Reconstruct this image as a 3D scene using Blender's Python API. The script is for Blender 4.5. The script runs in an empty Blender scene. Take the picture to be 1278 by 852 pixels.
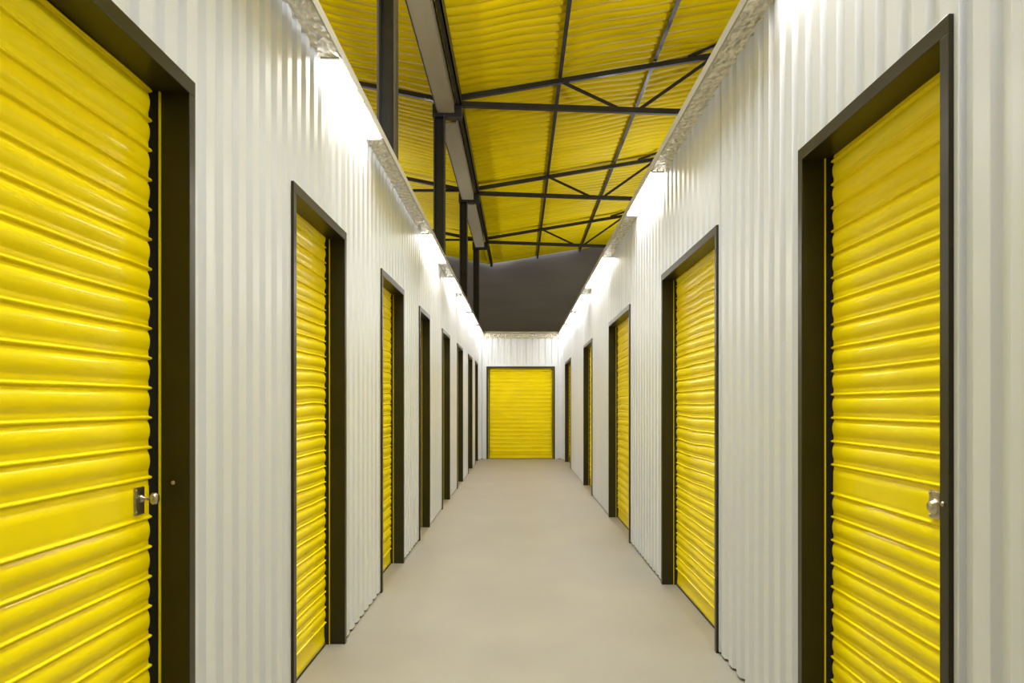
import bpy, bmesh, math, random
from mathutils import Vector, noise
random.seed(4)
scene = bpy.context.scene
COL = scene.collection
PI = math.pi

# ------------------------------------------------------------------ helpers
class MB:
    """collects geometry for ONE mesh object"""
    def __init__(s): s.v = []; s.f = []
    def quad(s, a, b, c, d):
        n = len(s.v); s.v += [a, b, c, d]; s.f.append((n, n+1, n+2, n+3))
    def box(s, x0, x1, y0, y1, z0, z1):
        n = len(s.v)
        s.v += [(x0,y0,z0),(x1,y0,z0),(x1,y1,z0),(x0,y1,z0),(x0,y0,z1),(x1,y0,z1),(x1,y1,z1),(x0,y1,z1)]
        for q in ((0,3,2,1),(4,5,6,7),(0,1,5,4),(1,2,6,5),(2,3,7,6),(3,0,4,7)):
            s.f.append(tuple(n+i for i in q))
    def bar(s, p, q, w, h, up=(0,0,1)):
        """rectangular bar from p to q, w across, h along 'up'"""
        p = Vector(p); q = Vector(q); d = (q-p).normalized()
        side = d.cross(Vector(up)).normalized(); u = side.cross(d).normalized()
        n = len(s.v)
        for c in (p, q):
            for a, b in ((-1,-1),(1,-1),(1,1),(-1,1)):
                s.v.append(tuple(c + side*(a*w/2) + u*(b*h/2)))
        for f in ((0,1,2,3),(7,6,5,4),(0,4,5,1),(1,5,6,2),(2,6,7,3),(3,7,4,0)):
            s.f.append(tuple(n+i for i in f))
    def angle(s, p, q, w, h, t, up=(0,0,1), flip=1):
        """steel angle: one flat flange and one upright flange, t thick"""
        p = Vector(p); q = Vector(q); d = (q-p).normalized()
        side = d.cross(Vector(up)).normalized(); u = side.cross(d).normalized()
        s.bar(p - u*(h/2-t/2), q - u*(h/2-t/2), w, t, up)
        s.bar(p + side*flip*(w/2-t/2) + u*(t/2), q + side*flip*(w/2-t/2) + u*(t/2), t, h-t, up)
    def lathe(s, prof, c, axis, seg=20):
        """prof: list of (radius, distance along axis)"""
        ax = Vector(axis).normalized(); a = ax.orthogonal().normalized(); b = ax.cross(a)
        c = Vector(c); n0 = len(s.v)
        for r, t in prof:
            for k in range(seg):
                an = 2*PI*k/seg
                s.v.append(tuple(c + ax*t + (a*math.cos(an) + b*math.sin(an))*max(r, 1e-5)))
        for i in range(len(prof)-1):
            for k in range(seg):
                s.f.append((n0+i*seg+k, n0+i*seg+(k+1)%seg, n0+(i+1)*seg+(k+1)%seg, n0+(i+1)*seg+k))
    def build(s, name, m, parent=None, loc=(0,0,0), smooth=False, bevel=0, fix=True):
        me = bpy.data.meshes.new(name); me.from_pydata(s.v, [], s.f)
        bm = bmesh.new(); bm.from_mesh(me)
        if smooth: bmesh.ops.remove_doubles(bm, verts=bm.verts, dist=1e-6)
        if fix: bmesh.ops.recalc_face_normals(bm, faces=bm.faces)
        bm.to_mesh(me); bm.free()
        me.materials.append(m)
        if smooth:
            for p in me.polygons: p.use_smooth = True
        o = bpy.data.objects.new(name, me); COL.objects.link(o)
        o.location = loc
        if parent: o.parent = parent
        if bevel:
            b = o.modifiers.new('bevel', 'BEVEL'); b.width = bevel; b.segments = 2; b.limit_method = 'ANGLE'
        return o

def empty(name, loc=(0,0,0), rz=0.0):
    o = bpy.data.objects.new(name, None); COL.objects.link(o)
    o.location = loc; o.rotation_euler = (0,0,rz); o.empty_display_size = .2
    return o

def tag(o, label=None, cat=None, group=None, kind=None):
    if label: o['label'] = label
    if cat: o['category'] = cat
    if group: o['group'] = group
    if kind: o['kind'] = kind
    return o

# ------------------------------------------------------------------ materials
def mat(name, col, rough=.5, metal=0.0, coat=0.0, spec=.5):
    m = bpy.data.materials.new(name); m.use_nodes = True
    b = m.node_tree.nodes['Principled BSDF']
    b.inputs['Base Color'].default_value = (*col, 1)
    b.inputs['Roughness'].default_value = rough
    b.inputs['Metallic'].default_value = metal
    b.inputs['Coat Weight'].default_value = coat
    b.inputs['Coat Roughness'].default_value = .14
    b.inputs['Specular IOR Level'].default_value = spec
    return m

def vary(m, c1, c2, scale=(1,1,1), noise_scale=4, detail=5, lo=.35, hi=.65, rough=None):
    """base colour wanders between two close tones (object space)"""
    nt = m.node_tree; N = nt.nodes; L = nt.links; b = N['Principled BSDF']
    tc = N.new('ShaderNodeTexCoord'); mp = N.new('ShaderNodeMapping'); mp.inputs['Scale'].default_value = scale
    L.new(tc.outputs['Object'], mp.inputs['Vector'])
    nz = N.new('ShaderNodeTexNoise'); nz.inputs['Scale'].default_value = noise_scale; nz.inputs['Detail'].default_value = detail
    L.new(mp.outputs[0], nz.inputs['Vector'])
    r = N.new('ShaderNodeValToRGB'); r.color_ramp.elements[0].position = lo; r.color_ramp.elements[1].position = hi
    r.color_ramp.elements[0].color = (*c1, 1); r.color_ramp.elements[1].color = (*c2, 1)
    L.new(nz.outputs['Fac'], r.inputs['Fac']); L.new(r.outputs['Color'], b.inputs['Base Color'])
    if rough:
        mr = N.new('ShaderNodeMapRange'); mr.inputs['To Min'].default_value = rough[0]; mr.inputs['To Max'].default_value = rough[1]
        L.new(nz.outputs['Fac'], mr.inputs['Value']); L.new(mr.outputs[0], b.inputs['Roughness'])
    return tc

def bump(m, scale=(1,1,1), noise_scale=10, strength=.2, dist=.01, detail=3, kind='noise'):
    nt = m.node_tree; N = nt.nodes; L = nt.links; b = N['Principled BSDF']
    tc = N.new('ShaderNodeTexCoord'); mp = N.new('ShaderNodeMapping'); mp.inputs['Scale'].default_value = scale
    L.new(tc.outputs['Object'], mp.inputs['Vector'])
    if kind == 'noise':
        t = N.new('ShaderNodeTexNoise'); t.inputs['Scale'].default_value = noise_scale; t.inputs['Detail'].default_value = detail
        out = t.outputs['Fac']
    else:
        t = N.new('ShaderNodeTexVoronoi'); t.feature = 'SMOOTH_F1'; t.inputs['Scale'].default_value = noise_scale
        out = t.outputs['Distance']
    L.new(mp.outputs[0], t.inputs['Vector'])
    bp = N.new('ShaderNodeBump'); bp.inputs['Strength'].default_value = strength; bp.inputs['Distance'].default_value = dist
    L.new(out, bp.inputs['Height']); L.new(bp.outputs['Normal'], b.inputs['Normal'])

M = {}
YEL = (.87, .70, .0)
M['yellow'] = mat('yellow_paint', YEL, .50, 0, .22, .08)

M['yellow'].node_tree.nodes['Principled BSDF'].inputs['Coat Roughness'].default_value = .07
vary(M['yellow'], (.85, .68, .0), (.89, .72, .0), (1,1,1), 3, 2)
M['guide'] = mat('yellow_guide_paint', YEL, .35, 0, .2)
M['white'] = mat('white_cladding_paint', (.72,.72,.70), .34, 0, 0)
vary(M['white'], (.64,.665,.715), (.68,.705,.755), (1,1,.25), 1.5, 3)
bump(M['white'], (1,1,.15), 9, .06, .01, 2)
M['frame'] = mat('dark_olive_steel', (.020,.017,.004), .34, 0, 0, .35)
vary(M['frame'], (.018,.015,.003), (.023,.019,.005), (1,1,1), 6, 3)
M['dark'] = mat('dark_shade_backing', (.02,.018,.012), .8)  # for light-blocking panels and the painted shade in the guide gap
M['rubber'] = mat('black_rubber', (.03,.028,.02), .7)
M['steel'] = mat('dark_grey_structural_steel', (.035,.032,.030), .5, 0, .05)
vary(M['steel'], (.018,.016,.014), (.028,.026,.024), (1,1,1), 3, 4)
M['column'] = mat('grey_column_steel', (.055,.050,.046), .45)
vary(M['column'], (.048,.043,.039), (.062,.057,.052), (1,1,.3), 3, 4)
M['gutter'] = mat('beige_gutter_steel', (.36,.32,.22), .55)
vary(M['gutter'], (.33,.29,.20), (.39,.35,.24), (1,.2,1), 2, 4)
M['nickel'] = mat('worn_nickel', (.55,.5,.42), .28, 1.0)
vary(M['nickel'], (.42,.37,.29), (.62,.58,.5), (1,1,1), 60, 3)
M['trim'] = mat('cream_embossed_trim', (.92,.86,.72), .25, 0, .3)
bump(M['trim'], (1,.5,1), 30, 1.0, .10, 1)
M['fascia'] = mat('cream_fascia_paint', (.40,.37,.30), .5)
bump(M['fascia'], (1,1,1), 40, .2, .005, 2)
M['roof'] = mat('yellow_roof_sheet', (.80,.60,.002), .45, 0, 0, .12)
vary(M['roof'], (.74,.56,.001), (.84,.64,.001), (.25,1.4,1), 1.6, 4)
bump(M['roof'], (.18,1.0,1), 4, .3, .05, 2)
M['wallgrey'] = mat('grey_brown_hall_wall', (.16,.14,.118), .8)
vary(M['wallgrey'], (.19,.175,.165), (.225,.21,.195), (.3,1,1.5), 1.2, 6)
M['conc'] = mat('beige_concrete', (.5,.44,.34), .6)
vary(M['conc'], (.245,.218,.175), (.305,.275,.222), (1,.7,1), 1.4, 9, .3, .7, (.42,.62))
nt = M['conc'].node_tree
bump(M['conc'], (1,1,1), 60, .12, .004, 4)
M['slab'] = mat('grey_unit_lid', (.45,.43,.38), .8)

def emis(name, col, s):
    m = bpy.data.materials.new(name); m.use_nodes = True
    b = m.node_tree.nodes['Principled BSDF']
    b.inputs['Base Color'].default_value = (.9,.9,.88,1)
    b.inputs['Emission Color'].default_value = (*col, 1); b.inputs['Emission Strength'].default_value = s
    return m
LAMP = 17.0
M['tube'] = emis('warm_white_diffuser', (1.0,.965,.90), LAMP)

# ------------------------------------------------------------------ layout
WL, WR = .955, 1.04          # distance of the corridor walls left and right of the camera
Z_TOP = 2.96                 # top of the cladding
D_TOP = 2.235                # top of the door frames
Y_END = 19.9                 # end wall of the corridor
Y_BACK = -3.2
left_doors = [(1.36,2.452), (3.52,4.60), (5.79,6.91), (8.0,8.92), (10.38,11.50), (12.9,14.15), (15.68,17.0), (18.2,19.25)]
right_doors = [(2.013,3.106), (4.387,6.10), (7.86,9.70), (11.93,13.5), (16.9,18.95)]

# ------------------------------------------------------------------ cladding walls
PITCH, DEP = .15, .018
def prof(t):
    """0 = face, DEP = valley, one period"""
    t %= 1.0
    pts = [(0,0),(.44,0),(.465,.06),(.53,.94),(.555,1),(.85,1),(.87,.95),(.98,.05),(1,0)]
    for (a, b), (c, d) in zip(pts, pts[1:]):
        if a <= t <= c: return DEP*(b+(d-b)*(t-a)/(c-a))
    return 0
def cladding(u0, u1, holes, z0, z1, phase=0.0, rev=False):
    """returns list of (u, depth) columns and the quads; holes = [(ua, ub, ztop)]"""
    us = set([u0, u1])
    k = math.floor((u0-phase)/PITCH) - 1
    while k*PITCH+phase < u1:
        for t in ((0,.44,.465,.53,.555,.85,.87,.925,.98) if not rev else (0,.56,.535,.47,.445,.26,.235,.14,.025)):
            u = (k+t)*PITCH+phase
            if u0 < u < u1: us.add(round(u, 5))
        k += 1
    J = .022
    for a, b, zt in holes:
        for e in (a, b, a-J, b+J, a-J-.002, b+J+.002): 
            if u0 < e < u1: us.add(round(e, 5))
    us = sorted(us)
    def dep(u):
        for a, b, zt in holes:
            if a-J-.0005 <= u <= a+.0005 or b-.0005 <= u <= b+J+.0005: return 0.0
        return prof((u-phase)/PITCH)
    quads = []
    for a, b in zip(us, us[1:]):
        mid = (a+b)/2
        zb = z0
        for h0, h1, zt in holes:
            if h0 < mid < h1: zb = zt
        quads.append((a, dep(a), b, dep(b), zb, z1))
    return quads

def side_wall(name, W, sgn, doors, phase):
    mb = MB()
    holes = [(a, b, D_TOP-.01) for a, b in doors]
    for a, da, b, db, zb, zt in cladding(Y_BACK, Y_END, holes, .012, Z_TOP, phase):
        zs = [zb, zt]
        mb.quad((sgn*(W+da), a, zb), (sgn*(W+db), b, zb), (sgn*(W+db), b, zt), (sgn*(W+da), a, zt))
    # dark backing added behind the sheets; blocks light, darkens the base gap
    o = mb.build(name, M['white'])
    tag(o, kind='structure')
    bk = MB()
    prev = Y_BACK
    for a, b in sorted(doors):
        bk.box(*sorted((sgn*(W+.03), sgn*(W+.10))), prev, a+.005, 0, Z_TOP)
        bk.box(*sorted((sgn*(W+.03), sgn*(W+.10))), a+.005, b-.005, D_TOP-.005, Z_TOP)
        prev = b-.005
    bk.box(*sorted((sgn*(W+.03), sgn*(W+.10))), prev, Y_END, 0, Z_TOP)
    bk.build('light_block_backing', M['dark'], o)
    # solid unit lid behind the wall top
    return o
side_wall('wall_left', WL, -1, left_doors, .02)
side_wall('wall_right', WR, 1, right_doors, .06)

# end wall with its opening
ED = (-.775, .845)
mb = MB()
for a, da, b, db, zb, zt in cladding(-WL, WR, [(ED[0], ED[1], 2.18)], .012, Z_TOP, .03):
    mb.quad((a, Y_END+da, zb), (b, Y_END+db, zb), (b, Y_END+db, zt), (a, Y_END+da, zt))
o = mb.build('wall_end', M['white']); tag(o, kind='structure')
bk = MB()
for x0, x1, z0, z1 in ((-WL-.1, ED[0]-.001, 0, Z_TOP), (ED[1]+.001, WR+.1, 0, Z_TOP), (ED[0], ED[1], 2.185, Z_TOP)):
    bk.box(x0, x1, Y_END+.03, Y_END+.1, z0, z1)
bk.build('light_block_backing', M['dark'], o)  # dark panel added to stop light behind the end sheets
# white corner posts and the white band round the end door
t = MB()
for x0, x1 in ((-WL-.001, -WL+.05), (WR-.05, WR+.001)):
    t.box(x0, x1, Y_END-.05, Y_END-.003, 0, Z_TOP)
t.build('trim_corner', M['white'], bevel=.004)['kind'] = 'structure'
t = MB()
t.box(ED[0]-.075, ED[0], Y_END-.008, Y_END+.02, 0, 2.235)
t.box(ED[1], ED[1]+.075, Y_END-.008, Y_END+.02, 0, 2.235)
t.box(ED[0]-.075, ED[1]+.075, Y_END-.0085, Y_END+.02, 2.185, 2.24)
t.build('trim_end_door', M['white'], bevel=.003)['kind'] = 'structure'

# ------------------------------------------------------------------ roller doors
def slat_profile(ridges):
    """(z, protrusion 0..1, weight of rounding at the ends) down the curtain"""
    out = []
    shape = [(0,.95,.12),(.025,.91,.12),(.042,.78,.2),(.055,.58,.4),(.07,.44,.6),(.09,.46,.8),(.13,.60,1),(.19,.77,1),(.27,.91,1),(.37,.99,1),(.47,1.0,1),
             (.57,.95,1),(.66,.85,1),(.72,.73,1),(.755,.66,1),(.785,.67,1),(.84,.70,1),(.90,.68,.9),(.93,.63,.6),(.948,.72,.3),(.972,.90,.12)]
    flat = [(0,.95,.12),(.02,.91,.12),(.035,.78,.2),(.045,.58,.4),(.06,.44,.6),(.09,.50,.7),(.15,.58,.7),(.20,.60,.7),(.215,.70,.7),(.40,.71,.7),(.60,.71,.7),(.80,.70,.7),(.88,.69,.7),
            (.93,.62,.5),(.955,.72,.3),(.98,.90,.12)]
    for (za, fl), (zb, _) in zip(ridges, ridges[1:]):
        for t, p, w in (flat if fl else shape):
            out.append((za + (zb-za)*t, p, w))
    out.append((ridges[-1][0], 1, 0))
    return out

def roller_door(name, loc, rz, w, label, lock=None, pitch=.084, cols=40, wob=.003, seed=0, sill=0.0, top=D_TOP, fw=.045, proud=.012, group=None, amp=.0185):
    """local x across (width w, centred), local -y towards the corridor"""
    root = empty(name, loc, rz)
    tag(root, label, 'roller door', group, 'structure')
    h = w/2
    f = MB(); back = .11
    f.box(-h, -h+fw, -proud, back, sill, top-fw)
    f.box(h-fw, h, -proud, back, sill, top-fw)
    f.box(-h, h, -proud, back, top-fw, top)
    f.build('door_frame', M['frame'], root, bevel=.0022)
    # guides
    i = h-fw
    for s in (-1, 1):
        g = MB()
        g.box(*sorted((s*(i+.0), s*(i-.011))), .0695, .0725, sill, top-fw)
        g.build('guide_lip', M['guide'], root)
        g = MB()
        g.box(*sorted((s*(i-.001), s*(i-.004))), .0725, .108, sill, top-fw)
        g.build('guide_channel_shade', M['dark'], root)  # dark colour puts the gap's shadow into the channel
    # curtain
    base = .0815+amp
    ridges = []
    if lock:
        z = lock[1] + lock[2]/2
        up = []
        while z < top + .09: up.append((z, False)); z += pitch
        up[0] = (up[0][0], True)
        up.reverse()
        z = lock[1] - lock[2]/2
        while z > .12: up.append((z, False)); z -= pitch
        ridges = up
    else:
        z = .125 + sill
        while z < top + .09: ridges.append((z, False)); z += pitch
        ridges.reverse()
    pr = slat_profile(ridges)
    zb = pr[-1][0]
    pr += [(zb-.006,.55,.2), (zb-.012,.42,.4), (sill+.05,.45,.4), (sill+.035,.55,.3), (sill+.014,.6,.3), (sill+.010,.3,.3)]
    c = h-fw-.0235
    us = []
    for k in range(cols+1):
        t = -1+2*k/cols
        us.append(t)
    extra = [1-d/c for d in (.003,.006,.010,.015,.022,.032)]
    us = sorted(set(us + extra + [-e for e in extra]))
    mb = MB()
    for (z, p, wt) in pr:
        for t in us:
            e = (1-abs(t))*c                        # distance to curtain edge
            r = 0.0 if e < .0001 else (1.0 if e > .032 else math.sqrt(1-(1-e/.032)**2))
            pp = p*(1-wt) + p*wt*r - (wt*(1-r))*.12
            nz = noise.noise(Vector((t*c*1.6+seed*7.1, z*2.2, seed*3.3)))
            n2 = noise.noise(Vector((t*c*3.5+seed*5.1, z*9.0, 4.0+seed)))
            damp = min(1, e/.10)
            dz = (wob*nz*1.6 + wob*.6*n2)*(.25+.75*damp) if sill+.02 < z else 0
            mb.v.append((t*c, base - amp*pp*(1+.10*n2*damp) - .002*nz*damp, z+dz))
    nu = len(us)
    for a in range(len(pr)-1):
        for b in range(nu-1):
            mb.f.append((a*nu+b, (a+1)*nu+b, (a+1)*nu+b+1, a*nu+b+1))
    mb.build('slat_curtain', M['yellow'], root, smooth=True)
    s = MB(); s.box(-c, c, base-.012, base+.004, sill, sill+.012); s.build('bottom_seal', M['rubber'], root)
    # dark back so that no light passes round the curtain
    s = MB(); s.box(-h+.001, h-.001, .1085, .118, sill, top+.05); s.build('back_panel', M['dark'], root)
    if lock:
        lx, lz = lock[0], lock[3]
        y0 = base - amp*.71
        pl = MB(); pl.box(lx-.029, lx+.029, y0-.006, y0+.001, lz-.038, lz+.038)
        plate = pl.build('lock_plate', M['nickel'], root, bevel=.003)
        if lock[4] == 'knob':
            k = MB()
            k.lathe([(0,0),(.011,0),(.011,-.006),(.0055,-.010),(.005,-.026),(.012,-.029),(.0165,-.034),(.0165,-.043),(.013,-.047),(0,-.048)], (lx+.004, y0-.005, lz+.006), (0,1,0), 24)
            kn = k.build('lock_knob', M['nickel'], plate, smooth=True)
        else:
            k = MB()
            k.lathe([(0,0),(.021,0),(.021,-.005),(.016,-.008),(.015,-.014),(.011,-.018),(0,-.019)], (lx+.006, y0-.005, lz-.004), (0,1,0), 24)
            k.build('lock_knob', M['nickel'], plate, smooth=True)
            k = MB()
            k.lathe([(0,0),(.0065,0),(.0065,-.004),(.004,-.007),(0,-.0075)], (h-.024, -proud, lz+.03), (0,1,0), 16)
            k.build('lock_pin', M['nickel'], root, smooth=True)
        for sx, sz in ((-.022,-.03),(-.022,.03)):
            k = MB(); k.lathe([(.0035,0),(.0035,-.0012),(.002,-.002),(0,-.0021)], (lx+sx, y0-.006, lz+sz), (0,1,0), 10)
            k.build('screw', M['nickel'], plate)
    return root

ordl = ['nearest yellow roller door on the left wall, silver knob lock by its right edge',
        'second yellow roller door from the camera on the left wall, under the nearest left lamp',
        'third yellow roller door along the left wall, only a narrow strip of its curtain showing',
        'fourth roller door along the left wall, dark jamb hiding nearly all of its curtain',
        'fifth roller door along the left wall, a dark tall slot below a cream panel',
        'sixth roller door along the left wall, a dark slot third from the far end',
        'seventh roller door along the left wall, next to last before the end wall',
        'last and smallest roller door of the left wall, beside the corridor end']
n = 1
for k, (a, b) in enumerate(left_doors):
    w = b-a
    lock = None
    if k == 0: lock = ((b-a)/2-(b-2.30), 1.037, .112, 1.035, 'knob')
    d = roller_door('door_%d' % n, (-WL, (a+b)/2, 0), PI/2, w, ordl[k], lock, cols=56 if k < 2 else (30 if k < 4 else 14),
                wob=.002 if k == 0 else .007, seed=k, group='roller doors of the left wall')
    if k == 0:
        s = MB(); s.lathe([(0,0),(.006,0),(.006,-.002),(.003,-.004),(0,-.0042)], (w/2-.045, .035, 1.3-(603-504)/440), (1,0,0), 14)
        s.build('jamb_screw', M['nickel'], d)
    n += 1
ordr = ['nearest yellow roller door on the right wall, with a worn bolt lock at its right edge',
        'second roller door on the right wall, wide yellow wavy slats, under the nearest right lamp',
        'third roller door along the right wall, yellow curtain partly behind its dark jamb',
        'fourth roller door along the right wall, a thin yellow strip beside a black jamb',
        'last and smallest roller door of the right wall, beside the corridor end']
for k, (a, b) in enumerate(right_doors):
    w = b-a
    lock = None
    if k == 0: lock = (w/2-(2.275-a), 1.03, .104, 1.028, 'bolt')
    d = roller_door('door_%d' % n, (WR, (a+b)/2, 0), -PI/2, w, ordr[k], lock, cols=56 if k < 2 else (34 if k < 3 else 14),
                wob=.002 if k == 0 else .007, seed=20+k, group='roller doors of the right wall')
    if k == 0:
        s = MB(); s.lathe([(0,0),(.007,0),(.007,-.004),(.004,-.007),(0,-.0072)], (w/2-.08, .045, D_TOP-.045), (0,0,1), 14)
        s.build('header_bolt', M['nickel'], d)
    n += 1
roller_door('door_%d' % n, ((ED[0]+ED[1])/2, Y_END, 0), 0, ED[1]-ED[0], 'wide yellow roller door facing the camera at the corridor end',
            None, pitch=.0975, cols=20, wob=.001, seed=50, top=2.19, fw=.04, group=None, amp=.034)

# ------------------------------------------------------------------ floor, hall shell
HX0, HX1, HY0, HY1 = -9.0, 9.0, -4.0, 35.6
mb = MB(); mb.box(HX0, HX1, HY0, HY1+.2, -.15, 0)
tag(mb.build('floor', M['conc']), kind='structure')
mb = MB(); mb.box(HX0, HX1, HY0-.2, HY0, 0, 9.6)
tag(mb.build('wall_back_light_block', M['wallgrey']), kind='structure')  # unseen wall added to cut light from behind the camera
mb = MB(); mb.box(HX0, HX1, HY1, HY1+.2, 0, 9.6)
tag(mb.build('wall_far', M['wallgrey']), kind='structure')
mb = MB(); mb.box(HX0-.2, HX0, HY0, HY1+.2, 0, 9.6); tag(mb.build('wall_hall_left', M['wallgrey']), kind='structure')
mb = MB(); mb.box(HX1, HX1+.2, HY0, HY1+.2, 0, 9.6); tag(mb.build('wall_hall_right', M['wallgrey']), kind='structure')
# unseen lids over the storage units, added against light leaks and for bounce
mb = MB(); mb.box(HX0, -WL-.10, HY0, 30, 2.86, 2.96); tag(mb.build('ceiling_units_left', M['slab']), kind='structure')
mb = MB(); mb.box(WR+.10, HX1, HY0, 30, 2.86, 2.96); tag(mb.build('ceiling_units_right', M['slab']), kind='structure')
mb = MB(); mb.box(-WL-.10, WR+.10, Y_END+.12, 30, 2.86, 2.96); tag(mb.build('ceiling_units_end', M['slab']), kind='structure')

# roof: corrugated sheets falling from both sides to the valley gutter
EYE = 1.3
def roof_z(x):
    return EYE + (5.86 + .165*(x+1.2) if x > -1.32 else 5.84 + .20*(-1.32-x))
def roof(x0, x1, nx, name):
    mb = MB(); P = .30; y0, y1 = HY0, HY1
    ys = []
    k = 0
    while y0 + k*P < y1:
        for t, d in ((0,0),(.12,.12),(.20,.5),(.28,.9),(.40,1),(.50,.92),(.58,.5),(.66,.1)):
            ys.append((y0+(k+t)*P, d))
        k += 1
    ys = [(y, d) for y, d in ys if y <= y1+.05]
    xs = [x0+(x1-x0)*i/nx for i in range(nx+1)]
    for y, d in ys:
        for x in xs:
            nz = noise.noise(Vector((x*.55, y*1.3, 1.7)))
            n2 = noise.noise(Vector((x*.9, y*.5, 9.7)))
            mb.v.append((x, min(y+.20*n2, HY1+.03), roof_z(x) + .05 + .075*d*(1+.6*nz) + .012*nz))
    m = nx+1
    for a in range(len(ys)-1):
        for b in range(nx): mb.f.append((a*m+b, a*m+b+1, (a+1)*m+b+1, (a+1)*m+b))
    o = mb.build(name, M['roof'], smooth=True); tag(o, kind='structure')
    s = o.modifiers.new('thick', 'SOLIDIFY'); s.thickness = .01; s.offset = 1
roof(-1.32, HX1, 40, 'ceiling_right'); roof(HX0, -1.32, 26, 'ceiling_left')

# ------------------------------------------------------------------ steelwork
tr_y = [15.9, 22.6, 29.4]
names_t = ['nearest dark steel roof truss spanning above the corridor', 'middle dark steel roof truss above the corridor',
           'farthest dark steel roof truss, just in front of the grey end wall']
def XZ(x, z, y): return (x, y, EYE+z)
for k, y in enumerate(tr_y):
    t = empty('roof_truss', (-1.2, y, EYE+5.7)); tag(t, names_t[k], 'roof truss', 'steel roof trusses')
    t_off = Vector((-1.2, y, EYE+5.7))
    def L(x, z, dy=0): return Vector((x, y+dy, EYE+z)) - t_off
    rz = lambda x: roof_z(x) - EYE
    mb = MB(); mb.angle(L(-1.16, rz(-1.16)-.09), L(8.9, rz(8.9)-.09), .09, .09, .014); mb.build('top_chord', M['steel'], t)
    mb = MB(); mb.angle(L(-1.16, 5.66), L(8.9, 5.66-.036*10.0), .10, .10, .014); mb.build('bottom_chord', M['steel'], t)
    bc = lambda x: 5.66 - .036*(x+1.16)
    tc = lambda x: rz(x) - .09
    for x0, z0, x1, z1 in ((.80, tc(.80), 1.98, bc(1.98)), (2.22, bc(2.22), 3.7, tc(3.7)), (3.7, tc(3.7), 5.0, bc(5.0)), (5.1, bc(5.1), 6.8, tc(6.8))):
        mb = MB(); mb.bar(L(x0, z0, .03), L(x1, z1, .03), .03, .06); mb.build('diagonal_brace', M['steel'], t)
    mb = MB(); mb.bar(L(3.2, rz(3.2)-.03), L(5.6, rz(5.6)-.03, -1.9), .05, .05); mb.build('roof_brace', M['steel'], t)
    # left-hand arm
    xl = -8.9
    mb = MB(); mb.angle(L(-1.48, rz(-1.48)-.12), L(xl, rz(xl)-.12), .10, .11, .014); mb.build('top_chord', M['steel'], t)
    if k: 
        mb = MB(); mb.angle(L(-1.48, 5.74), L(xl, 5.74), .08, .08, .014); mb.build('bottom_chord', M['steel'], t)

for k, (ratio, x0) in enumerate(((.123, 'left'), (.39, 'right'))):
    # purlins run the length of the roof where the two sight lines fix them
    x = .77 if k == 0 else 2.55
    mb = MB(); mb.angle((0, HY0+.2, 0), (0, HY1-.02, 0), .07, .075, .012)
    o = mb.build('roof_purlin', M['steel'], loc=(x, 0, roof_z(x)+.005))
    tag(o, ('long thin steel purlin above the middle of the corridor' if k == 0 else 'long thin steel purlin above the right wall side'), 'purlin', 'roof purlins')

# valley beam, gutter lengths and brackets
mb = MB()
mb.box(-.045, .045, HY0+.2, HY1-1.2, -.11, -.09); mb.box(.02, .045, HY0+.2, HY1-1.2, -.11, .11); mb.box(-.045, .045, HY0+.2, HY1-1.2, .09, .11)
o = mb.build('valley_beam', M['steel'], loc=(-1.13, 0, EYE+5.72)); tag(o, 'long dark steel channel beam running along the right side of the gutter', 'beam')
col_y = [9.55, 15.9, 22.6, 29.4]
seg = [(HY0+.2, 15.75), (16.35, 22.45), (23.05, 29.25)]
for k, (a, b) in enumerate(seg):
    t = empty('valley_gutter', (-1.36, a, EYE+5.45))
    tag(t, ['nearest and longest length of beige box gutter under the roof valley', 'middle length of beige box gutter between two columns',
            'farthest length of beige box gutter under the roof valley'][k], 'gutter', 'box gutter lengths')
    mb = MB(); ln = b-a
    mb.box(-.165, .145, 0, ln, 0, .02); mb.box(-.165, -.150, 0, ln, .02, .30); mb.box(.130, .145, 0, ln, .02, .30)
    mb.build('gutter_trough', M['gutter'], t)
    mb = MB(); mb.box(-.180, -.166, 0, ln, -.012, .31); mb.build('gutter_edge', M['steel'], t)
cl = ['nearest and thickest dark steel column rising behind the left wall', 'second dark steel column, meeting the nearest roof truss',
      'third dark steel column behind the left wall', 'farthest and thinnest dark steel column near the grey wall']
for k, y in enumerate(col_y):
    x = [-1.485, -1.50, -1.49, -1.50][k]
    t = empty('steel_column', (x, y, 0)); tag(t, cl[k], 'column', 'steel columns behind the left wall')
    ht = EYE + 5.42
    hw = .105
    for s in (-1, 1):
        mb = MB(); mb.box(*sorted((s*hw, s*(hw-.022))), -.16, .06, 0, ht); mb.build('flange', M['column'], t)
    mb = MB(); mb.box(-hw+.022, hw-.022, .03, .046, 0, ht); mb.build('web_shaded', M['steel'], t)  # same paint as the flanges; darker colour stands for the recess shade
    if k:
        mb = MB(); mb.box(-.13, .42, -.10, .12, ht-.02, ht+.22); mb.build('cap_bracket', M['steel'], t)
        mb = MB()
        mb.quad((hw, 0, ht-.30), (hw, .012, ht-.30), (.30, .012, ht-.02), (.30, 0, ht-.02)); mb.build('bracket_gusset', M['steel'], t)
        mb2 = MB(); mb2.bar((.02, .03, ht+.1), (.02, .03, ht+.42), .08, .08, (0,1,0)); mb2.build('truss_seat', M['steel'], t)

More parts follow.
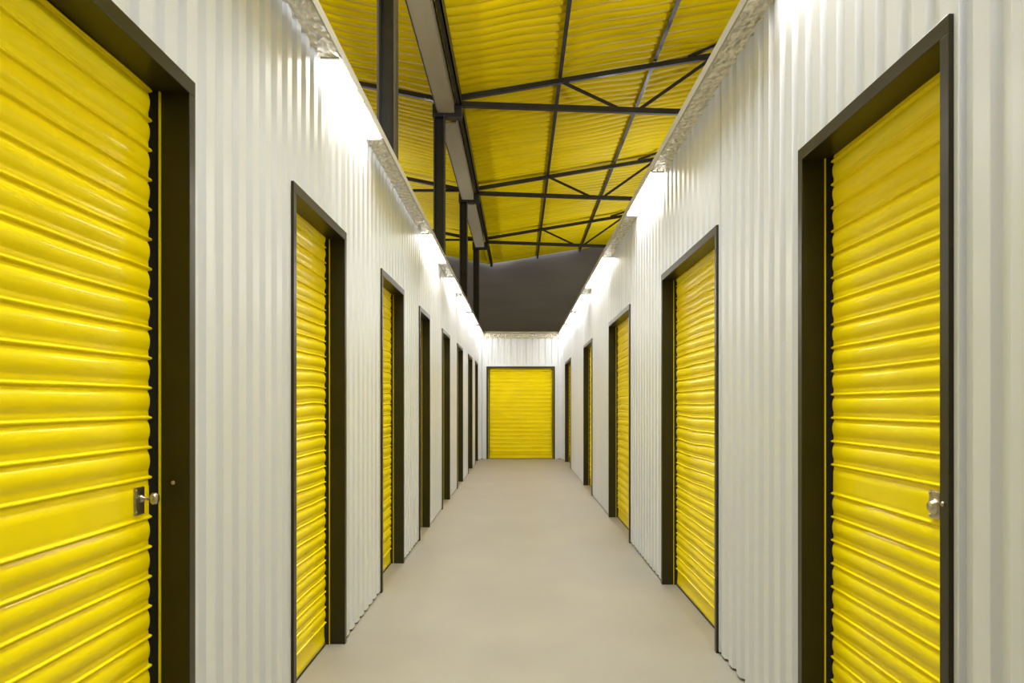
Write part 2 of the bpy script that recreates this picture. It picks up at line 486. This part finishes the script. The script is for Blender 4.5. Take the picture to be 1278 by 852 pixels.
# ------------------------------------------------------------------ light trims and strip lamps
TW, TH = .098, .045
def light_trim(idx, sgn, W):
    mb = MB(); x0, x1 = sorted((sgn*(W+.02), sgn*(W-TW)))
    mb.box(x0, x1, Y_BACK, Y_END, Z_TOP, Z_TOP+.012)
    o = mb.build('trim_%d' % idx, M['trim'], bevel=.002); tag(o, kind='structure')
    mb = MB(); a, b = sorted((sgn*(W-TW), sgn*(W-TW-.008)))
    mb.box(a, b, Y_BACK, Y_END, Z_TOP-.003, Z_TOP+TH)
    mb.box(*sorted((sgn*(W-TW), sgn*(W+.10))), Y_BACK, Y_END, Z_TOP+.02, Z_TOP+TH-.002)
    mb.build('fascia', M['fascia'], o)
light_trim(1, -1, WL); light_trim(2, 1, WR)
mb = MB(); mb.box(-WL+TW, WR-TW, Y_END-TW, Y_END+.12, Z_TOP, Z_TOP+.012)
o = mb.build('trim_3', M['trim'], bevel=.002); tag(o, kind='structure')
mb = MB(); mb.box(-WL+TW, WR-TW, Y_END-TW-.008, Y_END-TW, Z_TOP-.003, Z_TOP+TH); mb.box(-WL+TW, WR-TW, Y_END-TW, Y_END+.12, Z_TOP+.02, Z_TOP+TH-.002)
mb.build('fascia', M['fascia'], o)
mb = MB(); mb.box(-WL+.05, WR-.05, Y_END-.03, Y_END-.004, 2.855, Z_TOP-.001); mb.build('lower_band', M['trim'], o, bevel=.004)

lampsL = [(4.02,5.27,'left strip lamp nearest the camera, glaring above the second left door'),
          (8.2,9.9,'second left strip lamp, above the wall past the fourth door'),
          (11.0,12.5,'third left strip lamp along the cream ledge'),
          (12.95,15.0,'fourth left strip lamp along the cream ledge'),
          (15.4,17.4,'fifth left strip lamp, next to last before the end wall'),
          (17.85,19.8,'last left strip lamp, in the far left corner')]
lampsR = [(6.0,7.4,'right strip lamp nearest in view, above the stretch past the second right door'),
          (9.5,12.0,'second right strip lamp in view along the right ledge'),
          (12.7,14.9,'third right strip lamp in view along the right ledge'),
          (15.3,17.2,'fourth right strip lamp, next to last before the end wall'),
          (17.6,19.8,'last right strip lamp, in the far right corner'),
          (.75,2.0,None), (2.1,3.35,None)]
def strip(sgn, W, a, b, label, grp):
    t = empty('wall_lamp', (sgn*(W-TW/2), a, Z_TOP))
    tag(t, label or ('strip lamp on the %s ledge beyond the picture edge' % grp), 'strip lamp', 'strip lamps on the %s ledge' % grp)
    ln = b-a
    mb = MB(); mb.box(-.043, .043, .02, ln-.02, -.008, -.001); mb.build('diffuser', M['tube'], t, bevel=.005)
    for y in (0, ln-.02):
        mb = MB(); mb.box(-.046, .046, y, y+.02, -.010, -.0005); mb.build('end_cap', M['fascia'], t, bevel=.002)
for a, b, l in lampsL: strip(-1, WL, a, b, l, 'left')
for a, b, l in lampsR: strip(1, WR, a, b, l, 'right')

# ------------------------------------------------------------------ unseen fill lights above the unit lids, added to brighten the roof
def area(name, loc, sx, sy, power, col, rot=(PI,0,0)):
    l = bpy.data.lights.new(name, 'AREA'); l.shape = 'RECTANGLE'; l.size = sx; l.size_y = sy; l.energy = power; l.color = col
    o = bpy.data.objects.new(name, l); COL.objects.link(o); o.location = loc; o.rotation_euler = rot
    return o
for y, g in ((4.5, 3.1), (21.5, .68), (29.5, .72)):
    area('roof_fill_light', (4.6, y, 3.2), .4, 1.5, 105*g*1.2, (.95, .96, .99), (PI, -.25, 0))
    area('roof_fill_light', (-4.8, y, 3.2), .4, 1.5, 80*g*1.2, (.95, .96, .99), (PI, -.1, 0))

area('corridor_fill_light', (0, 4.6, 6.2), 1.0, 1.0, 115, (.78, .89, 1), (0, 0, 0))  # unseen overhead fill, added to brighten the near walls
area('corridor_fill_light', (0, 1.6, 6.2), 1.0, 1.0, 75, (.78, .89, 1), (0, 0, 0))
# ------------------------------------------------------------------ even pale world background; the closed hall keeps nearly all of it out
w = bpy.data.worlds.new('world'); scene.world = w; w.use_nodes = True
bg = w.node_tree.nodes['Background']; bg.inputs['Color'].default_value = (.93,.96,1.0,1); bg.inputs['Strength'].default_value = 1.3

# ------------------------------------------------------------------ camera
cam = bpy.data.cameras.new('camera'); co = bpy.data.objects.new('camera', cam); COL.objects.link(co)
co.location = (0, 0, EYE); co.rotation_euler = (PI/2, 0, 0)
cam.sensor_width = 36; cam.lens = 36*1050/1278
cam.shift_x = -9/1278; cam.shift_y = 78/1278
cam.clip_start = .02; cam.clip_end = 200
scene.camera = co

vs = scene.view_settings
scene.display_settings.display_device = 'sRGB'
vs.view_transform = 'Standard'; vs.look = 'None'; vs.gamma = 1; vs.use_curve_mapping = False
vs.exposure = 1.0
cy = scene.cycles
cy.use_denoising = True
cy.max_bounces = 12; cy.diffuse_bounces = 8; cy.glossy_bounces = 4
cy.sample_clamp_indirect = 6
